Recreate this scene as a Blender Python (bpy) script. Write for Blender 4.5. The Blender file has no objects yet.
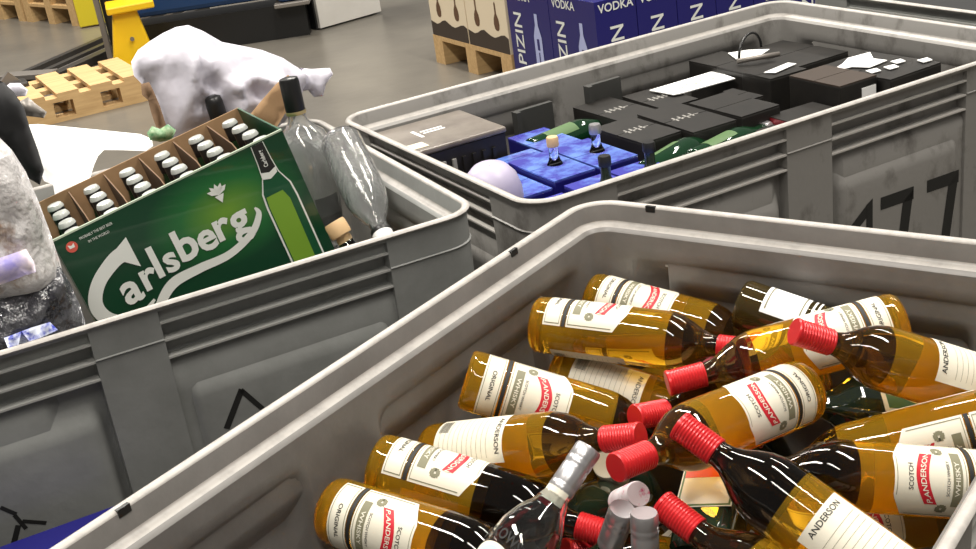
import bpy, bmesh, math, random
from math import sin, cos, pi, radians as R_
from mathutils import Vector, Matrix, geometry
random.seed(7)
SC = bpy.context.scene
COL = SC.collection
RIM = 0.76                      # height of the bin rims above the floor
# ---------------------------------------------------------------- camera
FPX, PIT, ROL, CZ = 1238.66, 0.39620, -0.14635, 0.65971 + RIM
F = Vector((0, cos(PIT), -sin(PIT))); X0 = Vector((1, 0, 0)); U0 = X0.cross(F)
RX = cos(ROL)*X0 + sin(ROL)*U0; UX = -sin(ROL)*X0 + cos(ROL)*U0
CAM = Vector((0, 0, CZ))
cd = bpy.data.cameras.new('camera'); cam = bpy.data.objects.new('camera', cd); COL.objects.link(cam)
cd.sensor_width = 36; cd.lens = FPX*36/976; cd.clip_start = .02
cam.matrix_world = Matrix(((RX.x, UX.x, -F.x, 0), (RX.y, UX.y, -F.y, 0), (RX.z, UX.z, -F.z, CZ), (0, 0, 0, 1)))
SC.camera = cam
def ray(x, y): return F + (x-488)/FPX*RX - (y-274.5)/FPX*UX
def at(x, y, z):                # the point at height z (relative to the rims) seen at a pixel
    d = ray(x, y); return CAM + d*((z+RIM-CZ)/d.z)
def atd(x, y, D): return CAM + ray(x, y)*D      # the point at distance D along the view axis
# ---------------------------------------------------------------- materials
def mat(name, col, rough=.5, metal=0, trans=0, ior=1.45, spec=.5, coat=0, noise=None, bump=None, sss=0, alpha=1):
    m = bpy.data.materials.new(name); m.use_nodes = True
    nt = m.node_tree; b = nt.nodes['Principled BSDF']
    b.inputs['Base Color'].default_value = (*col, 1); b.inputs['Roughness'].default_value = rough
    b.inputs['Metallic'].default_value = metal; b.inputs['Transmission Weight'].default_value = trans
    b.inputs['IOR'].default_value = ior; b.inputs['Specular IOR Level'].default_value = spec
    b.inputs['Coat Weight'].default_value = coat; b.inputs['Alpha'].default_value = alpha
    tc = nt.nodes.new('ShaderNodeTexCoord')
    if noise:                   # (scale, second colour, low, high, stretch)
        sc, c2, lo, hi, st = noise
        mp = nt.nodes.new('ShaderNodeMapping'); mp.inputs['Scale'].default_value = st
        n = nt.nodes.new('ShaderNodeTexNoise'); n.inputs['Scale'].default_value = sc; n.inputs['Detail'].default_value = 6; n.inputs['Roughness'].default_value = .65
        r = nt.nodes.new('ShaderNodeValToRGB'); r.color_ramp.elements[0].position = lo; r.color_ramp.elements[1].position = hi
        r.color_ramp.elements[0].color = (*c2, 1); r.color_ramp.elements[1].color = (*col, 1)
        nt.links.new(tc.outputs['Object'], mp.inputs[0]); nt.links.new(mp.outputs[0], n.inputs['Vector'])
        nt.links.new(n.outputs['Fac'], r.inputs['Fac']); nt.links.new(r.outputs[0], b.inputs['Base Color'])
    if bump:
        n2 = nt.nodes.new('ShaderNodeTexNoise'); n2.inputs['Scale'].default_value = bump[0]; n2.inputs['Detail'].default_value = 4
        bp = nt.nodes.new('ShaderNodeBump'); bp.inputs['Strength'].default_value = bump[1]; bp.inputs['Distance'].default_value = bump[2]
        nt.links.new(tc.outputs['Object'], n2.inputs['Vector']); nt.links.new(n2.outputs['Fac'], bp.inputs['Height']); nt.links.new(bp.outputs[0], b.inputs['Normal'])
    return m
M = {}
M['grey'] = mat('grey_plastic', (.195, .184, .172), .42, noise=(9, (.145, .137, .127), .30, .62, (1, 1, 1)), bump=(60, .25, .002))
M['grey2'] = mat('dirty_grey_plastic', (.25, .24, .225), .45, noise=(11, (.10, .092, .082), .30, .47, (1, 1, .6)), bump=(60, .25, .002))
M['grey3'] = mat('dark_grey_plastic', (.25, .255, .245), .40, noise=(7, (.195, .20, .19), .3, .6, (1, 1, 1)), bump=(60, .25, .002))
M['lip'] = mat('lit_lip_plastic', (.44, .415, .385), .42, noise=(40, (.33, .31, .29), .3, .55, (1, 1, 1)))  # paler tone paints the light that lip and ledge catch
M['floor'] = mat('polished_concrete', (.165, .150, .125), .30, noise=(1.1, (.11, .10, .085), .3, .7, (1, 1, 1)), bump=(9, .15, .01))
M['amber'] = mat('amber_spirit', (1, .57, .032), .02, trans=.88, ior=1.36, spec=.6)
M['amber2'] = mat('pale_amber_spirit', (.93, .56, .07), .03, trans=.86, ior=1.38, spec=.6)
M['airglass'] = mat('empty_glass_neck', (.13, .075, .03), .02, trans=.95, ior=1.45)
M['airdark'] = mat('dark_empty_glass', (.035, .022, .012), .02, trans=.95, ior=1.45)
M['clear'] = mat('clear_glass', (.93, .96, .96), .015, trans=1, ior=1.45)
M['darkglass'] = mat('dark_green_glass', (.012, .022, .012), .05, spec=.8, coat=.6)
M['greenglass'] = mat('green_bottle_glass', (.006, .04, .014), .05, trans=.3, spec=.7, coat=.5)
M['red'] = mat('red_foil', (.62, .018, .022), .3, metal=.25, spec=.7)
M['darkred'] = mat('dark_red_foil', (.22, .008, .015), .3, metal=.25)
M['silver'] = mat('silver_foil', (.50, .49, .50), .3, metal=.75)
M['paper'] = mat('cream_paper', (.74, .70, .58), .5)
M['white'] = mat('white_paper', (.88, .88, .87), .6)
M['ink'] = mat('dark_ink', (.014, .014, .013), .6)
M['olive'] = mat('olive_print', (.20, .19, .12), .6)
M['redink'] = mat('red_print', (.55, .015, .03), .5)
M['black'] = mat('black_plastic', (.014, .014, .014), .35)
M['blackcard'] = mat('black_card', (.010, .0095, .009), .42, noise=(20, (.018, .016, .014), .4, .7, (1, 1, 1)))
M['cork'] = mat('wooden_stopper', (.62, .42, .22), .6)
M['card'] = mat('brown_cardboard', (.40, .25, .13), .8, noise=(14, (.30, .18, .09), .3, .7, (1, 1, 1)))
M['cardred'] = mat('old_cardboard', (.20, .12, .065), .8, noise=(14, (.13, .075, .04), .3, .7, (1, 1, 1)))
M['green'] = mat('dark_green_print', (.004, .075, .028), .4, coat=.2)
M['wood'] = mat('pallet_wood', (.62, .42, .20), .7, noise=(5, (.45, .28, .12), .3, .7, (1, 9, 9)))
M['yellow'] = mat('yellow_paint', (.80, .50, .01), .35)
M['yellow2'] = mat('yellow_sheet', (.62, .50, .02), .5)
M['steel'] = mat('dark_steel', (.06, .055, .05), .4, metal=.5)
M['steel2'] = mat('worn_steel', (.22, .20, .18), .4, metal=.4)
M['navy'] = mat('navy_paint', (.010, .04, .12), .4)
M['bluebox'] = mat('deep_blue_card', (.010, .009, .13), .35, coat=.2)
M['blueleft'] = mat('bright_blue_card', (.10, .12, .62), .25, coat=.7, noise=(8, (.16, .30, .90), .35, .6, (1, 1, 1)))
M['paleblue'] = mat('pale_blue_print', (.45, .55, .78), .4)
M['lilac'] = mat('lilac_plastic', (.44, .40, .53), .4)
M['bagwhite'] = mat('white_plastic_bag', (.60, .58, .65), .4, spec=.5, bump=(6, .5, .03))
M['film'] = mat('crinkled_clear_film', (.84, .81, .80), .07, trans=.25, spec=1, coat=1, noise=(9, (.36, .22, .13), .36, .46, (1, 1, .6)), bump=(24, .9, .02))
M['filmdark'] = mat('film_over_dark_bottles', (.10, .10, .11), .12, spec=.9, noise=(16, (.02, .02, .025), .4, .6, (1, 1, 1)), bump=(30, 1, .02))
M['cream'] = mat('cream_carton', (.74, .63, .46), .6)
M['cutglass'] = mat('cut_clear_glass', (.97, .98, .98), .02, trans=.95, ior=1.5, coat=.6, bump=(45, .6, .006))
M['wavyglass'] = mat('wavy_clear_glass', (.98, .99, .99), .015, trans=.93, ior=1.45, coat=.5, bump=(16, .5, .006))
M['greyprint'] = mat('grey_print', (.30, .29, .27), .5)
M['darkgreycard'] = mat('dark_grey_board', (.045, .045, .042), .55)
M['browntop'] = mat('dull_brown_top', (.19, .165, .14), .3, noise=(12, (.12, .10, .085), .35, .6, (1, 1, 1)))
M['blackcloth'] = mat('black_cloth', (.012, .012, .013), .7)
M['greenfilm'] = mat('pale_green_film', (.30, .42, .24), .4, noise=(60, (.06, .20, .08), .4, .6, (1, 1, 1)))
M['lilacprint'] = mat('lilac_print', (.72, .62, .66), .3, noise=(14, (.30, .26, .62), .4, .6, (1, 1, 1)))
M['blueprint'] = mat('blue_print', (.62, .66, .80), .3, noise=(40, (.03, .05, .45), .42, .56, (1, 1, 1)))
M['paleedge'] = mat('pale_board_edge', (.42, .50, .38), .6)
M['tealcard'] = mat('teal_card', (.10, .20, .15), .5)
M['whiteprint'] = mat('white_print', (.74, .76, .72), .5)
M['redprint'] = mat('crown_red_print', (.60, .10, .07), .5)
M['limeprint'] = mat('lime_print', (.18, .34, .03), .4)
M['capsilver'] = mat('white_crown_cap', (.48, .50, .47), .3, metal=.2)
M['goldfoil'] = mat('gold_foil', (.75, .60, .30), .3, metal=.8)
M['brownprint'] = mat('brown_print', (.12, .06, .03), .6)
M['palebottle'] = mat('pale_blue_bottle_print', (.42, .46, .72), .5)
M['offwhite'] = mat('off_white_panel', (.62, .60, .56), .5, noise=(3, (.54, .52, .48), .3, .7, (1, 1, 1)))
# ---------------------------------------------------------------- helpers
class MB:
    """collects polygons, then builds ONE mesh object"""
    def __init__(s): s.v = []; s.f = []; s.m = []
    def add(s, vs, fs, mi=0):
        o = len(s.v); s.v += [Vector(v) for v in vs]; s.f += [tuple(i+o for i in f) for f in fs]; s.m += [mi]*len(fs); return s
    def box(s, lo, hi, mi=0, mx=None):
        (a, b, c), (d, e, f) = lo, hi
        vs = [Vector(p) for p in ((a,b,c),(d,b,c),(d,e,c),(a,e,c),(a,b,f),(d,b,f),(d,e,f),(a,e,f))]
        if mx is not None: vs = [mx @ v for v in vs]
        return s.add(vs, [(3,2,1,0),(4,5,6,7),(0,1,5,4),(1,2,6,5),(2,3,7,6),(3,0,4,7)], mi)
    def lathe(s, prof, n=28, mi=0, cap=True, mif=None, sq=0):
        o = len(s.v)
        for r, z in prof:
            for k in range(n):
                a = 2*pi*k/n; rr = r
                if sq: rr = r/((abs(cos(a))**sq+abs(sin(a))**sq)**(1/sq))
                s.v.append(Vector((rr*cos(a), rr*sin(a), z)))
        for i in range(len(prof)-1):
            for k in range(n):
                s.f.append((o+i*n+k, o+i*n+(k+1)%n, o+(i+1)*n+(k+1)%n, o+(i+1)*n+k)); s.m.append(mif(prof[i], prof[i+1]) if mif else mi)
        if cap:
            s.f.append(tuple(o+k for k in reversed(range(n)))); s.m.append(mif(prof[0], prof[0]) if mif else mi)
            q = o+(len(prof)-1)*n; s.f.append(tuple(q+k for k in range(n))); s.m.append(mif(prof[-1], prof[-1]) if mif else mi)
        return s
    def prism(s, pts, y0, y1, mi=0, fn=None):   # pts in (x,z) plane
        n = len(pts); fn = fn or (lambda x, y, z: (x, y, z))
        vs = [fn(x, y0, z) for x, z in pts] + [fn(x, y1, z) for x, z in pts]
        return s.add(vs, [tuple(range(n)), tuple(reversed(range(n, 2*n)))] + [(i, i+n, (i+1) % n+n, (i+1) % n) for i in range(n)], mi)
    def tube(s, pts, r, n=8, mi=0):
        o = len(s.v); pts = [Vector(p) for p in pts]
        for i, p in enumerate(pts):
            t = (pts[min(i+1, len(pts)-1)]-pts[max(i-1, 0)]).normalized()
            a = t.orthogonal().normalized() if i == 0 else (a - t*a.dot(t)).normalized()
            b = t.cross(a); rr = r[i] if isinstance(r, (list, tuple)) else r
            for k in range(n): s.v.append(p+a*rr*cos(2*pi*k/n)+b*rr*sin(2*pi*k/n))
        for i in range(len(pts)-1):
            for k in range(n): s.f.append((o+i*n+k, o+i*n+(k+1)%n, o+(i+1)*n+(k+1)%n, o+(i+1)*n+k)); s.m.append(mi)
        s.f.append(tuple(o+k for k in reversed(range(n)))); s.f.append(tuple(o+(len(pts)-1)*n+k for k in range(n))); s.m += [mi, mi]
        return s
    def build(s, name, mats, parent=None, smooth=False, mx=None, bevel=0, fixn=False):
        me = bpy.data.meshes.new(name); me.from_pydata([tuple(v) for v in s.v], [], s.f)
        for m in (mats if isinstance(mats, (list, tuple)) else [mats]): me.materials.append(m if not isinstance(m, str) else M[m])
        me.polygons.foreach_set('material_index', s.m)
        if fixn:
            bm = bmesh.new(); bm.from_mesh(me); bmesh.ops.recalc_face_normals(bm, faces=bm.faces); bm.to_mesh(me); bm.free()
        if smooth: me.polygons.foreach_set('use_smooth', [True]*len(me.polygons))
        me.update()
        o = bpy.data.objects.new(name, me); COL.objects.link(o)
        if parent: o.parent = parent
        if mx is not None: o.matrix_world = mx
        if bevel:
            b = o.modifiers.new('bevel', 'BEVEL'); b.width = bevel; b.segments = 2; b.limit_method = 'ANGLE'
        if smooth and smooth != 1:
            try:
                me.set_sharp_from_angle(angle=R_(smooth))
            except Exception: pass
        return o
def tag(o, label, cat, group=None, kind=None):
    if label: o['label'] = label
    if cat: o['category'] = cat
    if group: o['group'] = group
    if kind: o['kind'] = kind
    return o
def empty(name, label, cat, mx=None, group=None):
    o = bpy.data.objects.new(name, None); COL.objects.link(o); o.empty_display_size = .05
    if mx is not None: o.matrix_world = mx
    return tag(o, label, cat, group)
def frame(org, xd, zd=(0, 0, 1)):
    x = Vector(xd).normalized(); z = Vector(zd); z = (z-x*z.dot(x)).normalized(); y = z.cross(x)
    return Matrix(((x.x, y.x, z.x, org[0]), (x.y, y.y, z.y, org[1]), (x.z, y.z, z.z, org[2]), (0, 0, 0, 1)))
def yawm(org, a): return Matrix.Translation(Vector(org)) @ Matrix.Rotation(a, 4, 'Z')
def copy_tree(o, parent=None, data=True):
    c = o.copy(); COL.objects.link(c); c.parent = parent
    for ch in list(o.children):
        d = copy_tree(ch, c)
    return c
_tc = {}
def text_geo(s, bold=0.0, shear=0.0):
    k = (s, bold, shear)
    if k not in _tc:
        cu = bpy.data.curves.new('t', 'FONT'); cu.body = s; cu.size = 1; cu.offset = bold; cu.shear = shear
        cu.resolution_u = 3; cu.align_x = 'CENTER'; cu.align_y = 'CENTER'
        ob = bpy.data.objects.new('t', cu); COL.objects.link(ob); bpy.context.view_layer.update()
        me = ob.evaluated_get(bpy.context.evaluated_depsgraph_get()).to_mesh()
        _tc[k] = ([v.co.copy() for v in me.vertices], [tuple(p.vertices) for p in me.polygons])
        ob.to_mesh_clear(); bpy.data.objects.remove(ob); bpy.data.curves.remove(cu)
    return _tc[k]
def put_text(mb, s, fn, size, mi=0, bold=0.0, wide=1.0, shear=0.0):     # fn(x, y) -> point
    vs, fs = text_geo(s, bold, shear)
    mb.add([fn(v.x*size*wide, v.y*size) for v in vs], fs, mi)
# ---------------------------------------------------------------- the grey pallet bins
def make_bin(L, D, label, mx, mats=('grey', 'lip'), spansL=((.165, .525), (.625, 1.01)), spansD=((.15, .65),), inL=((.09, .52), (.63, 1.11)), inD=((.09, .71),), name='pallet_bin'):
    root = empty(name, label, 'bin', mx)
    RC = .06
    pts = []        # perimeter: (x, y, nx, ny, side, u)
    def us(a, b, L_, sp, si):
        q = [RC, L_-RC]
        for (s, e) in sp: q += [s, s+.0015, s+.004, s+.010, s+.016, s+.022, s+.031, e-.031, e-.022, e-.016, e-.010, e-.004, e-.0015, e]
        for (s, e) in si: q += [s, s+.012, s+.03, e-.03, e-.012, e]
        q = sorted(set(round(t, 4) for t in q if RC <= t <= L_-RC)); return q
    for k in range(4):
        L_ = (L, D, L, D)[k]; sp = (spansL, spansD, spansL, spansD)[k]; si = (inL, inD, inL, inD)[k]
        o = ((0, 0), (L, 0), (L, D), (0, D))[k]; d = ((1, 0), (0, 1), (-1, 0), (0, -1))[k]; n = ((0, -1), (1, 0), (0, 1), (-1, 0))[k]
        rev = k >= 2
        sp2 = [(L_-e, L_-s) for s, e in sp] if rev else sp; si2 = [(L_-e, L_-s) for s, e in si] if rev else si
        for u in us(0, 0, L_, sp2, si2): pts.append((o[0]+d[0]*u, o[1]+d[1]*u, n[0], n[1], k, u, sp2, si2))
        n2 = ((1, 0), (0, 1), (-1, 0), (0, -1))[k]
        cx, cy = o[0]+d[0]*(L_-RC)-n[0]*RC, o[1]+d[1]*(L_-RC)-n[1]*RC
        for j in range(1, 7):
            a = j/7*pi/2; nx, ny = n[0]*cos(a)+n2[0]*sin(a), n[1]*cos(a)+n2[1]*sin(a)
            pts.append((cx+nx*RC, cy+ny*RC, nx, ny, k, -1, sp2, si2))
    def fo(p, z):
        u = p[5]; base = .005 - z*.02
        if u < 0: return base
        for s, e in p[6]:
            if s+.001 < u < e-.001:
                t = min(u-s, e-u)
                if z > -.012: return base
                rec = .0128 if z > -.036 else .027
                if z < -.105:
                    g_ = max(0, min(1, (-.103-z)/.060)); g_ = g_*g_*(3-2*g_); h_ = max(0, min(1, t/.030)); h_ = h_*h_*(3-2*h_)
                    bul = rec + (.002-rec)*g_*h_
                    return bul - z*.02
                return rec - z*.02
        return base
    def fi(p, z):
        u = p[5]; base = .031 - z*.02
        if u < 0: return base
        for s, e in p[7]:
            if s < u < e and z < -.075:
                t = min(u-s, e-u)
                return base - .021*min(1, t/.03)*min(1, (-.075-z)/.035)
        return base
    rows = []
    for z in (-.66, -.4, -.22, -.164, -.156, -.146, -.134, -.122, -.112, -.105, -.0575, -.056, -.0545, -.039, -.034, -.013, -.011, -.007): rows.append((z, 'o'))
    rows += [(-.003, -.001), (0, .001), (.0012, .005), (0, .010), (-.003, .0125), (-.028, .0145), (-.031, .0160), (-.0325, .021), (-.0345, .0260), (-.040, .031)]
    for z in (-.06, -.075, -.085, -.11, -.15, -.3, -.59): rows.append((z, 'i'))
    n = len(pts); mb = MB()
    for z, k in rows:
        for p in pts:
            ins = k if not isinstance(k, str) else (fo(p, z) if k == 'o' else fi(p, z))
            if k == 'o' and abs(z+.056) < .0001 and ins < .008: ins -= .0025
            if k == 'o' and z > -.008: ins = .0035
            mb.v.append(Vector((p[0]-p[2]*ins, p[1]-p[3]*ins, z)))
    nr = len(rows)
    split = []
    for i in range(nr-1):
        lipm = 1 if (17 <= i <= 21 or 23 <= i <= 25) else 0
        for j in range(n):
            mb.f.append((i*n+j, i*n+(j+1) % n, (i+1)*n+(j+1) % n, (i+1)*n+j)); mb.m.append(lipm)
    # split: the wall shell below, the rim on top, the bottom
    def sub(pred, nm, mats_):
        b = MB(); mp = {}
        for f, m in zip(mb.f, mb.m):
            if pred(min(i//n for i in f)):
                g = []
                for i in f:
                    if i not in mp: mp[i] = len(b.v); b.v.append(mb.v[i])
                    g.append(mp[i])
                b.f.append(tuple(g)); b.m.append(m)
        return b.build(nm, mats_, root, smooth=48)
    sub(lambda r: r < 17, 'outer_wall', mats); sub(lambda r: 17 <= r < 27, 'rim', mats); sub(lambda r: r >= 27, 'inner_wall', mats)
    b = MB(); b.box((.04, .04, -.66), (L-.04, D-.04, -.60)); b.build('bottom', mats[0], root)
    W = [(0, spansL, L), (1, spansD, D), (2, spansL, L), (3, spansD, D)]
    for k, sp, L_ in W:
        rm = Matrix.Translation(((0, 0, 0), (L, 0, 0), (L, D, 0), (0, D, 0))[k]) @ Matrix.Rotation(k*pi/2, 4, 'Z')
        sp = [(L_-e, L_-s) for s, e in sp] if k >= 2 else sp
        for (s, e) in sp:
            for z in (-.030, -.058, -.086):
                r = MB(); r.prism([(s-.004, z-.0022), (e+.004, z-.0022), (e+.004, z+.0008), (s-.004, z+.0008)], .0052-z*.02, .0138 if z > -.04 else .027)
                o = r.build('rib', mats[1] if False else M['rib'] if mats[0] != 'grey3' else M['rib3'], root); o.matrix_local = rm; 
    for x in (.09, L/2, L-.09):
        for y in (.08, D-.08):
            MB().box((x-.07, y-.05, -RIM), (x+.07, y+.05, -.66)).build('foot', mats[0], root, bevel=.006)
    return root
M['rib'] = mat('lit_rib_plastic', (.46, .44, .41), .4); M['rib3'] = mat('lit_dark_rib_plastic', (.38, .38, .36), .4)  # ribs coloured paler to paint the light on their top edges
def P2(pose, u, v, z=0):
    x, y, a = pose; return Vector((x+u*cos(a)-v*sin(a), y+u*sin(a)+v*cos(a), z+RIM))
PA = (0.17105, 1.83077, -0.68449); PB = (0.00529, 1.85281, 0.41547); PC = (0.08145, 1.82221, 0.44981)
# front bin: its back left corner is at PA, it extends towards the camera
binA = make_bin(.762, 1.2, 'large grey plastic bin in front, full of whisky bottles', yawm(P2(PA, 0, -1.2), PA[2]), mats=('grey', 'lip'),
                spansL=((.15, .61),), inL=((.09, .672),), spansD=((.165, .525), (.625, 1.01)), inD=((.09, .50), (.63, 1.11)))
for k, (x, y, a) in enumerate(((116, 505, 1), (509, 249.5, 1), (653, 205, 0))):
    p = at(x, y, 0); q = binA.matrix_world.inverted() @ p
    b = MB(); s = .008
    if a: b.box((.0085, q.y-s, -.008), (.0135, q.y+s, .0012))
    else: b.box((q.x-s, 1.2-.0135, -.008), (q.x+s, 1.2-.0085, .0012))
    o = b.build('slot', 'black', binA); o.location.z = .0
binB = make_bin(1.2, .8, 'grey plastic bin on the left holding the green beer carton', yawm(P2(PB, -1.2, 0), PB[2]), mats=('grey3', 'lip'),
                spansL=((.19, .575), (.675, 1.035)))
binC = make_bin(1.2, .8, 'dirty grey plastic bin with black number 177 on its side', yawm(P2(PC, 0, 0), PC[2]), mats=('grey2', 'lip'), spansL=((.165, .523), (.627, .965)))
binD = make_bin(1.2, .8, 'grey bin at the far right edge, behind the numbered bin', yawm(P2(PC, 1.296, .02), PC[2]+.0), mats=('grey3', 'lip'))
# number painted on the bin's near side
nb = MB()
def on_side(u, z): return (u, .0020 - z*.02 - .0005, z)
def stroke(mb, quad): mb.add([on_side(u, z) for u, z in quad], [(0, 1, 2, 3)])
for u0 in (.742, .862):
    zt = -.203; w = .085
    stroke(nb, [(u0, zt-.024), (u0+w, zt-.026), (u0+w, zt), (u0, zt+.001)])
    stroke(nb, [(u0+w-.028, zt-.025), (u0+w-.055, zt-.20), (u0+w-.030, zt-.20), (u0+w, zt-.004)])
stroke(nb, [(.706, -.40), (.722, -.40), (.722, -.197), (.706, -.206)]); stroke(nb, [(.664, -.262), (.664, -.239), (.707, -.206), (.707, -.232)])
nb.build('painted_number', 'ink', binC)
nb = MB()
def bs(u, z): return (1.2+u, .0020 - z*.02 - .0005, z)
def px_side(x, y):
    best = None
    for i in range(300):
        z = -.08-i*.001; p = at(x, y, z); q = binB.matrix_world.inverted() @ p
        if best is None or abs(q.y-.01) < best[0]: best = (abs(q.y-.01), q.x-1.2, z)
    return best[1:]
def pstroke(a, b, w):
    nb = MB()
    (u0, z0), (u1, z1) = px_side(*a), px_side(*b); d = Vector((u1-u0, z1-z0)).normalized(); n = Vector((-d.y, d.x))*w/2
    nb.add([bs(u0+n.x, z0+n.y), bs(u0-n.x, z0-n.y), bs(u1-n.x, z1-n.y), bs(u1+n.x, z1+n.y)], [(0, 1, 2, 3)]); nb.build('painted_stroke', 'ink', binB)
for a, b, w in (((241, 388), (226, 428), .010), ((240, 389), (262, 408), .008), ((0, 506), (16, 513), .006), ((14, 514), (26, 528), .006), ((22, 520), (46, 522), .006), ((18, 524), (12, 549), .008)): pstroke(a, b, w)
# ---------------------------------------------------------------- whisky bottles
def lab_patch(mb, R, z0, z1, a0, a1, mi=0, n=14, nz=1, top=None):
    vs = []; fs = []
    for i in range(n+1):
        a = a0+(a1-a0)*i/n
        for j in range(nz+1):
            zt = z1 if top is None else z1 + top(i/n)
            vs.append((R*cos(a), R*sin(a), z0+(zt-z0)*j/nz))
    for i in range(n):
        for j in range(nz): q = i*(nz+1)+j; fs.append((q, q+nz+1, q+nz+2, q+1))
    mb.add(vs, fs, mi)
BR, BL = .0405, .312
PROF = [(.020, .007), (.030, .004), (.0375, 0), (.0398, .004), (.0405, .012), (.0405, .12), (.0405, .186), (.0395, .198), (.036, .212), (.029, .226), (.0215, .238), (.0165, .248), (.0145, .258), (.014, .300)]
def cyl(R, z, a): return (R*cos(a), R*sin(a), z)
def whisky_meshes():
    d = {}
    b = MB(); b.lathe(PROF, 40, mif=lambda p, q: 0 if q[1] <= .199 else 1)
    d['glass_body'] = (b, ['amber', 'airglass'], 1)
    c = MB(); pr = [(.0160, .262)]; z = .262
    for k in range(12): pr += [(.0164, z+.0008), (.0168, z+.0018), (.0164, z+.0030), (.0160, z+.0036)]; z += .0038
    pr += [(.0172, z), (.0172, .3105), (.0160, .312)]
    c.lathe(pr, 24); d['cap'] = (c, ['red'], 30)
    # front label: narrow band and large label with diagonal red banner
    f = MB(); r = BR+.0006; A = R_(74)
    lab_patch(f, r, .022, .048, -A, A, 0); lab_patch(f, r, .056, .140, -A, A, 0, n=20, top=lambda t: -.016*max(0, (abs(t-.5)-.22)/.28))
    r2 = r+.00035
    for z0, z1 in ((.0242, .0250), (.0452, .0460), (.0580, .0588)): lab_patch(f, r2, z0, z1, -A*.93, A*.93, 1)
    lab_patch(f, r2, .1365, .1372, -A*.42, A*.42, 1)
    for q_ in (-1, 1):
        for z0, z1 in ((.0242, .046), (.0580, .121)): lab_patch(f, r2, z0, z1, q_*A*.93-.015, q_*A*.93+.015, 1, n=2)
    lab_patch(f, r2, .0495, .0545, -A, A, 4)
    put_text(f, 'ORIGINAL', lambda x, y: cyl(r2, .0352+y, x/BR), .0078, 2, bold=.01, wide=1.15)
    lab_patch(f, r2, .0625, .0735, -R_(46), R_(46), 3)
    put_text(f, 'WHISKY', lambda x, y: cyl(r2+.0003, .068+y, x/BR), .0075, 0, bold=.01, wide=1.4)
    put_text(f, 'SCOTCH WHISKY', lambda x, y: cyl(r2, .0785+y, x/BR), .0050, 2, bold=.005)
    nb_ = 12
    def bz(a): t = (a+R_(44))/R_(84); return .0935+.012*sin(t*pi*.9+.2)+.006*t
    vs = []
    for i in range(nb_+1):
        a = -R_(44)+R_(84)*i/nb_
        for dz in (-.0072, .0072): vs.append(cyl(r2, bz(a)+dz, a))
    f.add(vs, [(2*i, 2*i+2, 2*i+3, 2*i+1) for i in range(nb_)], 5)
    put_text(f, 'P.ANDERSON', lambda x, y: cyl(r2+.0004, bz(x/BR)-.0008+y, x/BR), .0088, 0, bold=.012, wide=1.1)
    for k in range(9):
        a = 2*pi*k/9; lab_patch(f, r2, .0870+.004*sin(a)-.0025, .0870+.004*sin(a)+.0025, R_(48)+.10*cos(a)-.05, R_(48)+.10*cos(a)+.05, 3, n=2)
        lab_patch(f, r2, .0830+.004*sin(a)-.0025, .0830+.004*sin(a)+.0025, -R_(52)+.10*cos(a)-.05, -R_(52)+.10*cos(a)+.05, 3, n=2)
    put_text(f, 'SCOTCH', lambda x, y: cyl(r2, .1210+y, x/BR), .0075, 2, bold=.01)
    d['front_label'] = (f, ['paper', 'olive', 'ink', 'olive', 'ink', 'redink'], 1)
    g = MB(); B = R_(52)
    lab_patch(g, r, .032, .140, pi-B, pi+B, 0)
    for k in range(11): lab_patch(g, r2, .040+k*.0075, .0404+k*.0075, pi-B*.8, pi+B*.8, 1)
    put_text(g, 'ANDERSON', lambda x, y: cyl(r2, .131+y, pi+x/BR), .0095, 2, bold=.01)
    for k in range(12): lab_patch(g, r2, .036, .052, pi-B*.8+k*.045, pi-B*.8+k*.045+.018, 2, n=1)
    d['back_label'] = (g, ['paper', 'olive', 'ink'], 1)
    return d
WH = whisky_meshes()
def bottle_from(meshes, name, label, group, mx):
    root = empty(name, label, 'bottle', mx, group)
    for k, (b, ms, sm) in meshes.items(): b.build(k, ms, root, smooth=sm)
    return root
def aim(base, tip, roll):
    d = (tip-base).normalized(); up = Vector((0, 0, 1)); up = (up-d*up.dot(d)).normalized(); side = d.cross(up)
    x = cos(roll)*up + sin(roll)*side; y = d.cross(x)
    return Matrix(((x.x, y.x, d.x, base.x), (x.y, y.y, d.y, base.y), (x.z, y.z, d.z, base.z), (0, 0, 0, 1)))
whisky0 = None
def seat(b, t, roll, L=BL):
    B = P2(PA, *b); T = P2(PA, *t); return aim(B, B+(T-B).normalized()*L, R_(roll))
def whisky(b, t, roll, label, group='whisky bottles heaped in the front bin'):
    global whisky0
    mx = seat(b, t, roll)
    if whisky0 is None: whisky0 = bottle_from(WH, 'whisky_bottle', label, group, mx); return whisky0
    c = copy_tree(whisky0); c.matrix_world = mx; c['label'] = label; return c
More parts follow.
